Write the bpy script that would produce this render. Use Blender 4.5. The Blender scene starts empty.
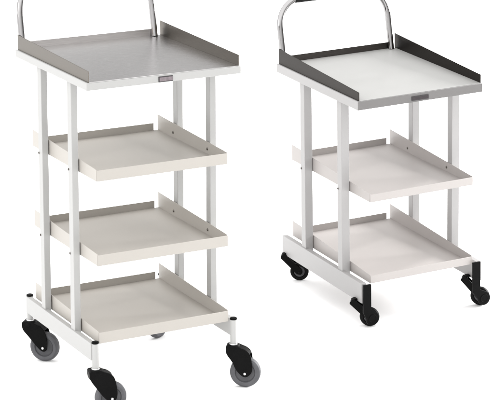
import bpy, bmesh, math
from mathutils import Vector, Matrix
S = bpy.context.scene
COL = S.collection
CM = 0.01

# ------------------------------------------------------------------ materials
def mat(name, color, rough=.5, metal=0.0, var=.04, scale=18.0, bump=0.0, bscale=220.0, coat=0.0, stretch=(1, 1, 1), rvar=.08, spec=.5):
    m = bpy.data.materials.new(name)
    m.use_nodes = True
    n, l = m.node_tree.nodes, m.node_tree.links
    b = n['Principled BSDF']
    b.inputs['Metallic'].default_value = metal
    b.inputs['Specular IOR Level'].default_value = spec
    b.inputs['Coat Weight'].default_value = coat
    b.inputs['Coat Roughness'].default_value = .25
    tc = n.new('ShaderNodeTexCoord')
    mp = n.new('ShaderNodeMapping')
    mp.inputs['Scale'].default_value = stretch
    l.new(tc.outputs['Object'], mp.inputs['Vector'])
    no = n.new('ShaderNodeTexNoise')
    no.inputs['Scale'].default_value = scale
    no.inputs['Detail'].default_value = 5
    l.new(mp.outputs['Vector'], no.inputs['Vector'])
    cr = n.new('ShaderNodeValToRGB')
    cr.color_ramp.elements[0].position = .3
    cr.color_ramp.elements[1].position = .7
    cr.color_ramp.elements[0].color = tuple(c * (1 - var) for c in color) + (1,)
    cr.color_ramp.elements[1].color = tuple(min(1, c * (1 + var)) for c in color) + (1,)
    l.new(no.outputs['Fac'], cr.inputs['Fac'])
    l.new(cr.outputs['Color'], b.inputs['Base Color'])
    mr = n.new('ShaderNodeMapRange')
    mr.inputs['To Min'].default_value = max(.02, rough - rvar)
    mr.inputs['To Max'].default_value = min(1, rough + rvar)
    l.new(no.outputs['Fac'], mr.inputs['Value'])
    l.new(mr.outputs['Result'], b.inputs['Roughness'])
    if bump:
        n2 = n.new('ShaderNodeTexNoise')
        n2.inputs['Scale'].default_value = bscale
        n2.inputs['Detail'].default_value = 3
        l.new(mp.outputs['Vector'], n2.inputs['Vector'])
        bp = n.new('ShaderNodeBump')
        bp.inputs['Strength'].default_value = bump
        bp.inputs['Distance'].default_value = .0006
        l.new(n2.outputs['Fac'], bp.inputs['Height'])
        l.new(bp.outputs['Normal'], b.inputs['Normal'])
    return m

M = {
    'paint':   mat('white_powder_coat', (.322, .32, .313), .42, 0, .02, 9, .12, 900),
    'shelf':   mat('shade_warmed_powder_coat', (.345, .324, .296), .45, 0, .02, 8, .12, 900),  # same coat as the posts, warm cast of the shade put into the colour
    'paint2':  mat('dimmed_powder_coat', (.295, .288, .286), .42, 0, .02, 9, .12, 900),  # white coat darkened to stand in for dimmer light on the short trolley
    'shelf2':  mat('shade_warmed_powder_coat2', (.338, .315, .303), .45, 0, .02, 8, .12, 900),  # short trolley's shelves, shade's warm cast mixed into the coat colour
    'steel':   mat('brushed_steel', (.49, .48, .477), .25, 1, .05, 30, .1, 90, stretch=(1, 30, 30)),
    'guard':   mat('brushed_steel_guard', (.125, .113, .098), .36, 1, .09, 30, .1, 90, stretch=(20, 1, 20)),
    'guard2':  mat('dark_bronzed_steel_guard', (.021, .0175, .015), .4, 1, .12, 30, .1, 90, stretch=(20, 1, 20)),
    'guard4':  mat('dark_guard_tray_reflection', (.075, .068, .064), .38, 1, .12, 30, .1, 90, stretch=(1, 20, 20)),  # lighter copy of the dark guard steel, tray's reflection put into the colour
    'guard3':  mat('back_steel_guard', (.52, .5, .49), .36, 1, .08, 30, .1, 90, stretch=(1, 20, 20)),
    'top2':    mat('pale_work_surface', (.275, .273, .265), .4, 0, .02, 12, .06, 700),
    'edge2':   mat('grey_front_face', (.115, .11, .108), .4, 0, .03, 20, .08, 700),
    'chrome':  mat('chrome', (.30, .293, .293), .07, 1, .03, 20, rvar=.03),
    'zinc':    mat('zinc', (.6, .6, .6), .3, 1, .06, 60),
    'screw':   mat('dark_screw', (.11, .10, .09), .4, .8, .1, 80),
    'black':   mat('black_plastic', (.0022, .0022, .0022), .45, 0, .25, 25, .2, 500, spec=.06),
    'foam':    mat('black_foam', (.005, .005, .005), .75, 0, .25, 120, .5, 500, spec=.2),
    'rubber':  mat('grey_rubber', (.074, .074, .079), .6, 0, .14, 40, .2, 400, spec=.2),
    'hub':     mat('dark_hub', (.062, .062, .066), .5, 0, .2, 40, .1, 400, spec=.2),
    'darkrub': mat('black_rubber', (.006, .006, .006), .5, 0, .2, 40, .2, 400, spec=.07),
    'badge':   mat('badge_face', (.15, .125, .135), .35, .4, .25, 120),
    'badge2':  mat('dark_badge_face', (.02, .014, .016), .35, .3, .25, 120),
    'edge':    mat('badge_edge', (.018, .014, .016), .4, 0, .1, 60),
    'floor':   mat('white_studio_floor', (.86, .86, .86), .85, 0, .004, 2),
}

# ------------------------------------------------------------------ mesh helpers (centimetres)
def chaikin(p, n=2):
    for _ in range(n):
        q = []
        for (ax, ay), (bx, by) in zip(p, p[1:] + p[:1]):
            q += [(ax * .75 + bx * .25, ay * .75 + by * .25), (ax * .25 + bx * .75, ay * .25 + by * .75)]
        p = q
    return p

def box(bm, x0, x1, y0, y1, z0, z1):
    v = [bm.verts.new((x * CM, y * CM, z * CM)) for x in (x0, x1) for y in (y0, y1) for z in (z0, z1)]
    for f in ((0, 1, 3, 2), (4, 6, 7, 5), (0, 4, 5, 1), (2, 3, 7, 6), (0, 2, 6, 4), (1, 5, 7, 3)):
        bm.faces.new([v[i] for i in f])

def prism(bm, pts, d):
    """closed outline of 3-D points (cm) pushed along d (cm)"""
    d = Vector(d)
    a = [bm.verts.new(Vector(p) * CM) for p in pts]
    b = [bm.verts.new((Vector(p) + d) * CM) for p in pts]
    n = len(pts)
    bm.faces.new(a); bm.faces.new(b[::-1])
    for i in range(n):
        bm.faces.new((a[i], b[i], b[(i + 1) % n], a[(i + 1) % n]))

def lathe(bm, prof, org, axis, seg=40):
    """prof = [(radius, height along axis)] in cm"""
    axis = Vector(axis).normalized()
    u = axis.orthogonal().normalized(); w = axis.cross(u)
    rings = []
    for r, h in prof:
        c = Vector(org) + axis * h
        if r < 1e-5:
            rings.append([bm.verts.new(c * CM)])
        else:
            rings.append([bm.verts.new((c + (u * math.cos(t) + w * math.sin(t)) * r) * CM)
                          for t in (2 * math.pi * k / seg for k in range(seg))])
    for A, B in zip(rings, rings[1:]):
        for k in range(seg):
            j = (k + 1) % seg
            if len(A) == 1 and len(B) == 1: continue
            if len(A) == 1: bm.faces.new((A[0], B[j], B[k]))
            elif len(B) == 1: bm.faces.new((A[k], A[j], B[0]))
            else: bm.faces.new((A[k], A[j], B[j], B[k]))

def tube(bm, path, r, seg=24):
    path = [Vector(p) for p in path]
    rings = []; u = None
    for i, p in enumerate(path):
        t = (path[min(i + 1, len(path) - 1)] - path[max(i - 1, 0)]).normalized()
        u = (u - t * u.dot(t)).normalized() if u else t.orthogonal().normalized()
        w = t.cross(u)
        rings.append([bm.verts.new((p + (u * math.cos(a) + w * math.sin(a)) * r) * CM)
                      for a in (2 * math.pi * k / seg for k in range(seg))])
    for A, B in zip(rings, rings[1:]):
        for k in range(seg):
            bm.faces.new((A[k], A[(k + 1) % seg], B[(k + 1) % seg], B[k]))
    bm.faces.new(rings[0][::-1]); bm.faces.new(rings[-1])

def obj(name, bm, m, parent, bevel=0.0, segs=2, smooth=False, label=None):
    bmesh.ops.recalc_face_normals(bm, faces=bm.faces)
    me = bpy.data.meshes.new(name)
    bm.to_mesh(me); bm.free()
    me.materials.append(m)
    o = bpy.data.objects.new(name, me)
    COL.objects.link(o)
    o.parent = parent
    if bevel:
        b = o.modifiers.new('bevel', 'BEVEL')
        b.width = bevel * CM; b.segments = segs; b.limit_method = 'ANGLE'; b.angle_limit = math.radians(40)
    if smooth or bevel:
        me.polygons.foreach_set('use_smooth', [True] * len(me.polygons))
        me.set_sharp_from_angle(angle=math.radians(38))
    if label: o['label'] = label
    return o
NB = bmesh.new

# ------------------------------------------------------------------ pieces of a trolley
def shelf(root, x0, x1, y0, y1, z, lf, lb, m, post_y, rolled=0):
    T = .14
    bm = NB()
    box(bm, x0 + T, x1 - T, y0 + T, y1 - T, z, z + T)                    # pan
    box(bm, x0 + .02, x1 - .02, y0, y0 + T, z - .02, z + lf - .15)       # front lip
    wb = 2.1
    prism(bm, [(x0 + .9, y1 - T, z), (x1 - 1.25, y1 - T, z), (x1 - 1.25, y1 - T, z + wb), (x0 + .9, y1 - T, z + wb)], (0, T, 0))
    for x in (x0, x1 - T):                                               # tapering side flanges
        prism(bm, [(x, y0 + .12 + T, z - .01), (x, y0 + .12 + T, z + lf), (x, y0 + 2.4, z + lf + .12), (x, y1, z + lb), (x, y1, z - .01)], (T, 0, 0))
    o = obj('shelf', bm, m, root, .05)
    for y in post_y:                                                     # screw heads on the inner face of the right flange
        bm = NB()
        lathe(bm, [(0, .22), (.22, .2), (.36, .1), (.4, 0)], (x1 - T, y, z + 1.45), (-1, 0, 0), 20)
        obj('screw', bm, M['screw'], o, smooth=True)
        bm = NB()
        lathe(bm, [(.3, 0), (.34, .15), (.25, .5), (0, .55)], (x1, y + 1.7, z + 2.6), (1, 0, 0), 18)
        obj('nut', bm, M['zinc'], o, smooth=True)
    return o

def handle(root, W, y, z0, bend, top, lean, r, inset, grip_in, shift):
    R = 7.6
    def P(x, z):
        return (x, y + (z - z0) * lean, z)
    xl, xr = inset, W - inset - shift
    path = [P(xl, z0 - 2 * 0), P(xl, z0 + (bend - z0) * .5), P(xl, bend)]
    H = top - bend
    for k in range(1, 13):
        a = math.pi / 2 * k / 12
        path.append(P(xl + R * (1 - math.cos(a)), bend + H * math.sin(a)))
    for k in range(12, 0, -1):
        a = math.pi / 2 * k / 12
        path.append(P(xr - R * (1 - math.cos(a)), bend + H * math.sin(a)))
    path += [P(xr, bend), P(xr, z0 + (bend - z0) * .5), P(xr, z0)]
    bm = NB(); tube(bm, path, r, 28)
    h = obj('handle', bm, M['chrome'], root, smooth=True)
    bm = NB()
    c = P(0, top)
    tube(bm, [(grip_in, c[1], c[2]), (W / 2, c[1], c[2]), (W - shift - grip_in, c[1], c[2])], r + .42, 28)
    obj('grip', bm, M['foam'], h, .15, smooth=True)
    return h

def guard(root, name, W, D, e, z, zf, zb, mside, mback, wb, hx):
    T = .16
    y1 = D - e
    for x in (e, W - e - T):
        bm = NB()
        prism(bm, [(x, .15, z), (x, .15, z + zf), (x, y1, z + zb), (x, y1, z)], (T, 0, 0))
        obj('side_guard', bm, mside, root, .04)
    bm = NB()
    box(bm, e + .6, W - e - 1.15, y1 - T, y1, z, z + wb)
    obj('back_guard', bm, mback, root, .04)

def badge(root, x0, x1, z0, z1, y, face):
    bm = NB(); box(bm, x0, x1, y - .22, y - .002, z0, z1)
    b = obj('badge', bm, M['edge'], root, .06)
    bm = NB(); box(bm, x0 + .22, x1 - .1, y - .26, y - .2, z0 + .2, z1 - .22)
    obj('badge_plate', bm, face, b, .03)

def wheel_profile(R, hw):
    return [(0, -hw * .72), (R * .34, -hw * .72), (R * .36, -hw * .5), (R * .62, -hw * .5), (R * .66, -hw * .86),
            (R * .84, -hw), (R * .95, -hw * .8), (R, -hw * .35), (R, hw * .35), (R * .95, hw * .8), (R * .84, hw),
            (R * .66, hw * .86), (R * .62, hw * .5), (R * .36, hw * .5), (R * .34, hw * .72), (0, hw * .72)]

def big_caster(root, sx, sy, wx, wy, R, zo, stem_bot, stem_top, cap):
    """grey wheel under a black hooded fork, stem welded to the rail end"""
    t = Vector((wx - sx, wy - sy, 0)); L = t.length; t.normalize()
    a = Vector((-t.y, t.x, 0))                       # axle direction
    if a.dot(Vector((-.475, -.88, 0))) < 0: a = -a   # points to the viewer's side
    zc = R + zo
    # stem with collar and cap
    bm = NB()
    lathe(bm, [(0, stem_bot), (.86, stem_bot), (.86, stem_top), (0, stem_top)], (sx, sy, 0), (0, 0, 1), 28)
    stem = obj('stem', bm, M['paint'], root, .05, smooth=True)
    bm = NB(); lathe(bm, [(0, 0), (.93, 0), (.93, .35), (.7, .5), (0, .5)], (sx, sy, stem_top), (0, 0, 1), 28)
    obj('cap', bm, M['black'], stem, smooth=True)
    bm = NB(); lathe(bm, [(0, -.75), (1.05, -.75), (1.12, -.4), (1.0, .02), (.6, .03), (0, .03)], (sx, sy, stem_bot), (0, 0, 1), 28)
    obj('collar', bm, M['zinc'], stem, smooth=True)
    c = bpy.data.objects.new('caster', None); COL.objects.link(c)
    c.parent = root
    # fork: pivot head + two swept side plates
    top = stem_bot - .7
    def q(s, z, off): 
        v = Vector((sx, sy, 0)) + t * s + a * off
        return (v.x, v.y, z)
    bm = NB()
    hw = 1.25
    out = [(-1.9, top - .1), (-1.55, top + .35), (.9, top + .35), (2.0, top - .2), (3.4, top - .7), (4.6, top - 1.9), (5.2, zc + 2.0), (5.15, zc + .4),
           (L + 1.0, zc - .7), (L + .1, zc - 1.15), (L - .9, zc - .75), (L - 2.4, zc + .9), (-.1, zc + 2.9), (-1.8, top - 1.9)]
    out = chaikin([(min(s, L + 1.9), z) for s, z in out])
    for off in (hw, -hw - .35):
        prism(bm, [q(s, z, off) for s, z in out], a * .35)
    crown = [(-1.9, top - .1), (-1.55, top + .33), (.9, top + .33), (2.0, top - .22), (3.3, top - .72), (min(4.4, L + 1.5), top - 1.9), (min(4.0, L + 1.2), top - 2.1), (2.4, top - 1.3), (0, top - 1.7), (-1.8, top - 1.9)]
    prism(bm, [q(s, z, -hw + .002) for s, z in crown], a * (2 * hw - .004))
    lathe(bm, [(0, -.9), (1.75, -.9), (1.8, -.2), (1.5, .42), (0, .42)], (sx, sy, top), (0, 0, 1), 28)
    obj('fork', bm, M['black'], c, .1, smooth=True)
    wo = (wx, wy, zc)
    bm = NB(); lathe(bm, wheel_profile(R, 1.15), wo, a, 56)
    w = obj('wheel', bm, M['rubber'], c, smooth=True)
    bm = NB(); lathe(bm, [(0, -.2), (R * .6, -.2), (R * .6, .66), (R * .4, .7), (R * .3, .95), (0, .95)], wo, a, 40)
    obj('hub', bm, M['hub'], w, smooth=True)
    bm = NB(); lathe(bm, [(0, -1.85), (.42, -1.85), (.42, 1.75), (.34, 1.98), (.16, 2.05), (0, 2.05)], wo, a, 6)
    obj('axle', bm, M['zinc'], w)
    bm = NB(); lathe(bm, [(0, 0), (.16, 0), (.16, .35), (0, .4)], (sx + .9, sy - .5, stem_bot - .35), (.7, -.7, 0), 12)
    obj('screw', bm, M['screw'], stem, smooth=True)
    return c

def small_caster(root, px, py, wx, wy, R, zo, zp, lever, plate):
    """little black wheel on a slanted arm, a flat black lever above the front ones"""
    c = bpy.data.objects.new('caster', None); COL.objects.link(c)
    c.parent = root
    t = Vector((wx - px, wy - py, 0)); L = t.length; t.normalize()
    a = Vector((-t.y, t.x, 0))
    if a.dot(Vector((-.475, -.88, 0))) < 0: a = -a
    zc = R + zo
    bm = NB()
    def q(s, z, off):
        v = Vector((px, py, 0)) + t * s + a * off
        return (v.x, v.y, z)
    dx, dz = L, zc - zp
    n = math.hypot(dx, dz); ux, uz = dx / n, dz / n
    nx, nz = -uz, ux
    h = .95
    out = [(-ux * .6 + nx * h, -uz * .6 + nz * h), (-ux * .9 + nx * h * .6, -uz * .9 + nz * h * .6), (-ux * .9 - nx * h * .6, -uz * .9 - nz * h * .6),
           (-ux * .6 - nx * h, -uz * .6 - nz * h), (dx - nx * h, dz - nz * h), (dx + ux * .9 - nx * .3, dz + uz * .9 - nz * .3), (dx + ux * .9 + nx * .3, dz + uz * .9 + nz * .3), (dx + nx * h * 1.2, dz + nz * h * 1.2)]
    for off in (.75, -1.1):
        prism(bm, [q(s, zp + z, off) for s, z in out], a * .35)
    prism(bm, [q(s * .45, zp + z * .45, -.75 + .002) for s, z in out], a * 1.496)
    lathe(bm, [(0, -.9), (.8, -.9), (.85, .5), (.6, .62), (0, .62)], (px, py, zp + .1), (0, 0, 1), 24)
    box(bm, min(px - .5, plate), max(px + .5, plate), py - .7, py + .7, zp + .5, zp + 1.1)
    obj('fork', bm, M['black'], c, .1, smooth=True)
    wo = (wx, wy, zc)
    bm = NB(); lathe(bm, wheel_profile(R, .72), wo, a, 48)
    w = obj('wheel', bm, M['darkrub'], c, smooth=True)
    bm = NB(); lathe(bm, [(0, -.2), (R * .58, -.2), (R * .58, .42), (R * .4, .5), (0, .5)], wo, a, 36)
    obj('hub', bm, M['hub'], w, smooth=True)
    bm = NB(); lathe(bm, [(0, -1.3), (.3, -1.3), (.3, 1.3), (.2, 1.42), (0, 1.45)], wo, a, 18)
    obj('axle', bm, M['darkrub'], w, smooth=True)
    if lever is not None:
        lx, ly, lz = lever
        bm = NB()
        pts = [(lx - 1.2, lz), (lx + 1.2, lz), (lx + 1.22, zc + 2.9)]
        rr = 2.0
        for k in range(15):
            an = math.radians(58 - 245 * k / 14)
            pts.append((wx - .15 + rr * math.cos(an), zc + rr * math.sin(an)))
        pts.append((lx - 1.22, zc + 2.2))
        prism(bm, [(x, ly, z) for x, z in pts], (0, -.6, 0))
        # moulded ring on the lever's disc
        lathe(bm, [(0, 0), (1.25, 0), (1.25, .12), (1.0, .12), (.95, .05), (0, .05)], (wx - .15, ly - .598, zc), (0, -1, 0), 36)
        obj('brake_lever', bm, M['black'], c, .18, 3, smooth=True)
    return c

def place(root, X, Y, yaw, tx, ty):
    ex = Vector((1, 0, -tx)).normalized()
    ez = Vector((tx, ty, 1)); ez = (ez - ex * ez.dot(ex)).normalized()
    ey = ez.cross(ex)
    m = Matrix((ex, ey, ez)).transposed()
    m = Matrix.Rotation(yaw, 3, 'Z') @ m
    root.rotation_euler = m.to_euler()
    root.location = (X * CM, Y * CM, 0)

def trolley_root(label):
    r = bpy.data.objects.new('trolley', None); COL.objects.link(r)
    r['label'] = label; r['category'] = 'trolley'; r['group'] = 'white equipment trolleys'
    r.empty_display_size = .1
    return r

# ------------------------------------------------------------------ tall trolley
A = trolley_root('tall white trolley with three shelves below a grey steel top tray, on large grey wheels')
W, D, Z, HF, E = 42.21, 46.08, 84.86, 1.95, .52
place(A, -43.03, 510.4, .4946, .0085, .0171)
bm = NB(); box(bm, 0, W, 0, D, Z - HF, Z); obj('top_frame', bm, M['paint'], A, .18, 3)
bm = NB(); box(bm, E + .18, W - E - .18, .06, D - E - .2, Z + .02, Z + .14); obj('steel_top', bm, M['steel'], A, .03)
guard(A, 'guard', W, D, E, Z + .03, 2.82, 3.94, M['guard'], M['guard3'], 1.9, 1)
handle(A, W, D - E - 1.1, Z + .15, Z + 8.2, Z + 18.4, .2, .85, 1.55, 8, 1.25)
badge(A, 19.2, 23.1, Z - 1.75, Z - .35, 0, M['badge'])
PX, PW, PD, PY = (.96, 39.5), 1.75, 2.49, (12.13, 31.35)
for k, x in enumerate(PX):
    for y in PY:
        bm = NB(); box(bm, x, x + PW, y, y + PD, 15.0, Z - HF); p = obj('post', bm, M['paint'], A, .12, 3)
        if k == 0:
            for zz in ((60.6, 38.8) if y < 20 else (60.5, 38.6)):
                bm = NB(); lathe(bm, [(.32, 0), (.3, .14), (.16, .24), (0, .25)], (x, y + PD - .35, zz - .6), (-1, 0, 0), 18)
                obj('bolt', bm, M['screw'], p, smooth=True)
for z in (59.47, 37.89, 17.88):
    shelf(A, 3.0, 39.2, 1.71, 42.64, z, 2.95, 4.4, M['shelf'], (12.9, 33.0) if z > 20 else ())
for x0 in (.62, 39.75):
    bm = NB(); box(bm, x0, x0 + 1.4, 1.5, 43.8, 14.0, 18.4); obj('base_rail', bm, M['paint'], A, .1, 3)
tx, ty = .0085, .0171
for sx, sy, wx, wy in ((1.75, 1.3, 5.4, .6), (1.75, 43.9, 4.7, 41.2), (40.45, 1.3, 43.0, -.4), (40.45, 43.9, 38.8, 43.0)):
    big_caster(A, sx, sy, wx, wy, 4.0, tx * wx + ty * wy, 12.0, 18.35, True)

# ------------------------------------------------------------------ short trolley
B = trolley_root('shorter white trolley with two shelves, dark guards round its pale top and small black wheels')
W, D, Z, HF, E = 39.97, 48.46, 64.75, 2.5, .5
place(B, 26.12, 574.62, .4659, -.0221, -.0105)
bm = NB(); box(bm, 0, W, 0, D, Z - HF, Z); obj('top_frame', bm, M['paint2'], B, .18, 3)
bm = NB(); box(bm, E + .18, W - E - .18, .06, D - E - .2, Z + .02, Z + .14); obj('work_surface', bm, M['top2'], B, .03)
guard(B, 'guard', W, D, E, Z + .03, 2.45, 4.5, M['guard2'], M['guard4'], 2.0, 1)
handle(B, W, D - E - 1.1, Z + .15, Z + 10.3, Z + 18.2, .2, .9, 1.6, 7.2, .85)
bm = NB(); box(bm, .25, W - .2, -.14, -.004, Z - HF + .05, Z - .08); obj('front_edge', bm, M['edge2'], B, .05, label='grey front face of the top')  # thin face in darker grey over the front of the top frame
badge(B, 16.9, 22.3, Z - 2.0, Z - .75, -.14, M['badge2'])
PX, PW, PD, PY = (.82, 36.66), 2.49, 2.54, (10.84, 32.92)
for k, x in enumerate(PX):
    for y in PY:
        bm = NB(); box(bm, x, x + PW, y, y + PD, 8.2, Z - HF); p = obj('post', bm, M['paint2'], B, .12, 3)
        if k == 0:
            bm = NB(); lathe(bm, [(.32, 0), (.3, .14), (.16, .24), (0, .25)], (x, y + PD - .35, 36.5), (-1, 0, 0), 18)
            obj('bolt', bm, M['screw'], p, smooth=True)
for z in (35.78, 12.33):
    shelf(B, 3.45, 36.6, -.63, 46.16, z, 2.4, 4.7, M['shelf2'], (13.4, 35.5) if z > 20 else ())
for x0 in (.45, 37.9):
    bm = NB(); box(bm, x0, x0 + 1.55, -.87, 47.1, 7.07, 12.75); obj('base_rail', bm, M['paint2'], B, .1, 3)
tx, ty = -.0221, -.0105
for px, py, wx, wy, lev in ((-.3, 2.2, 3.2, -.4, (1.4, -1.9, 12.8)), (.2, 45.4, 3.9, 43.0, None), (36.5, 3.2, 39.9, .5, (37.2, -1.4, 13.1)), (37.0, 45.4, 40.0, 43.0, None)):
    small_caster(B, px, py, wx, wy, 2.75, tx * wx + ty * wy, 6.7, lev, .9 if px < 20 else 38.9)

# ------------------------------------------------------------------ floor
bm = NB()
v = [bm.verts.new(p) for p in ((-40, -20, 0), (40, -20, 0), (40, 80, 0), (-40, 80, 0))]
bm.faces.new(v)
fl = obj('floor', bm, M['floor'], None)
fl['kind'] = 'structure'

# ------------------------------------------------------------------ studio light
w = bpy.data.worlds.new('World'); S.world = w
w.use_nodes = True
n, l = w.node_tree.nodes, w.node_tree.links
bg = n['Background']
tc = n.new('ShaderNodeTexCoord')
dot = n.new('ShaderNodeVectorMath'); dot.operation = 'DOT_PRODUCT'
dot.inputs[1].default_value = (-.28, -.22, .93)
l.new(tc.outputs['Generated'], dot.inputs[0])
ad = n.new('ShaderNodeMath'); ad.operation = 'MULTIPLY_ADD'
ad.inputs[1].default_value = .5; ad.inputs[2].default_value = .5
l.new(dot.outputs['Value'], ad.inputs[0])
cr = n.new('ShaderNodeValToRGB')      # invented surround: bright overhead, in front and left, darkened behind for metal reflections
cr.color_ramp.elements[0].position = .43; cr.color_ramp.elements[0].color = (.07, .068, .066, 1)
cr.color_ramp.elements[1].position = .80; cr.color_ramp.elements[1].color = (1, 1, 1, 1)
l.new(ad.outputs[0], cr.inputs['Fac'])
l.new(cr.outputs['Color'], bg.inputs['Color'])
bg.inputs['Strength'].default_value = 2.6

def softbox(name, loc, target, size, power, col=(1, 1, 1)):
    d = bpy.data.lights.new(name, 'AREA'); d.shape = 'RECTANGLE'
    d.size, d.size_y = size; d.energy = power; d.color = col
    o = bpy.data.objects.new(name, d); COL.objects.link(o)
    o.location = loc
    o.rotation_euler = (Vector(target) - Vector(loc)).to_track_quat('-Z', 'Y').to_euler()
softbox('key_softbox', (-7.6, 1.8, 2.7), (.1, 5.6, .3), (3.2, 2.4), 75)
softbox('added_floor_fill', (4.3, 8.2, 1.7), (0, 5.6, .1), (2.6, 1.3), 740)  # added lamp, out of view, lifts the floor shade under the trolleys

# ------------------------------------------------------------------ camera
cam = bpy.data.cameras.new('camera'); co = bpy.data.objects.new('camera', cam); COL.objects.link(co)
co.location = (0, 0, 2.0967)
co.rotation_euler = (math.pi / 2 - .2036, 0, 0)
cam.sensor_width = 36; cam.sensor_fit = 'HORIZONTAL'
cam.lens = 2178.0 / 494 * 36
cam.shift_x = (247 - 264.82) / 494
cam.shift_y = (6.07 - 200) / 494
cam.clip_end = 500
S.camera = co
S.view_settings.view_transform = 'Standard'
S.view_settings.look = 'None'
S.view_settings.exposure = 0
S.view_settings.gamma = 1
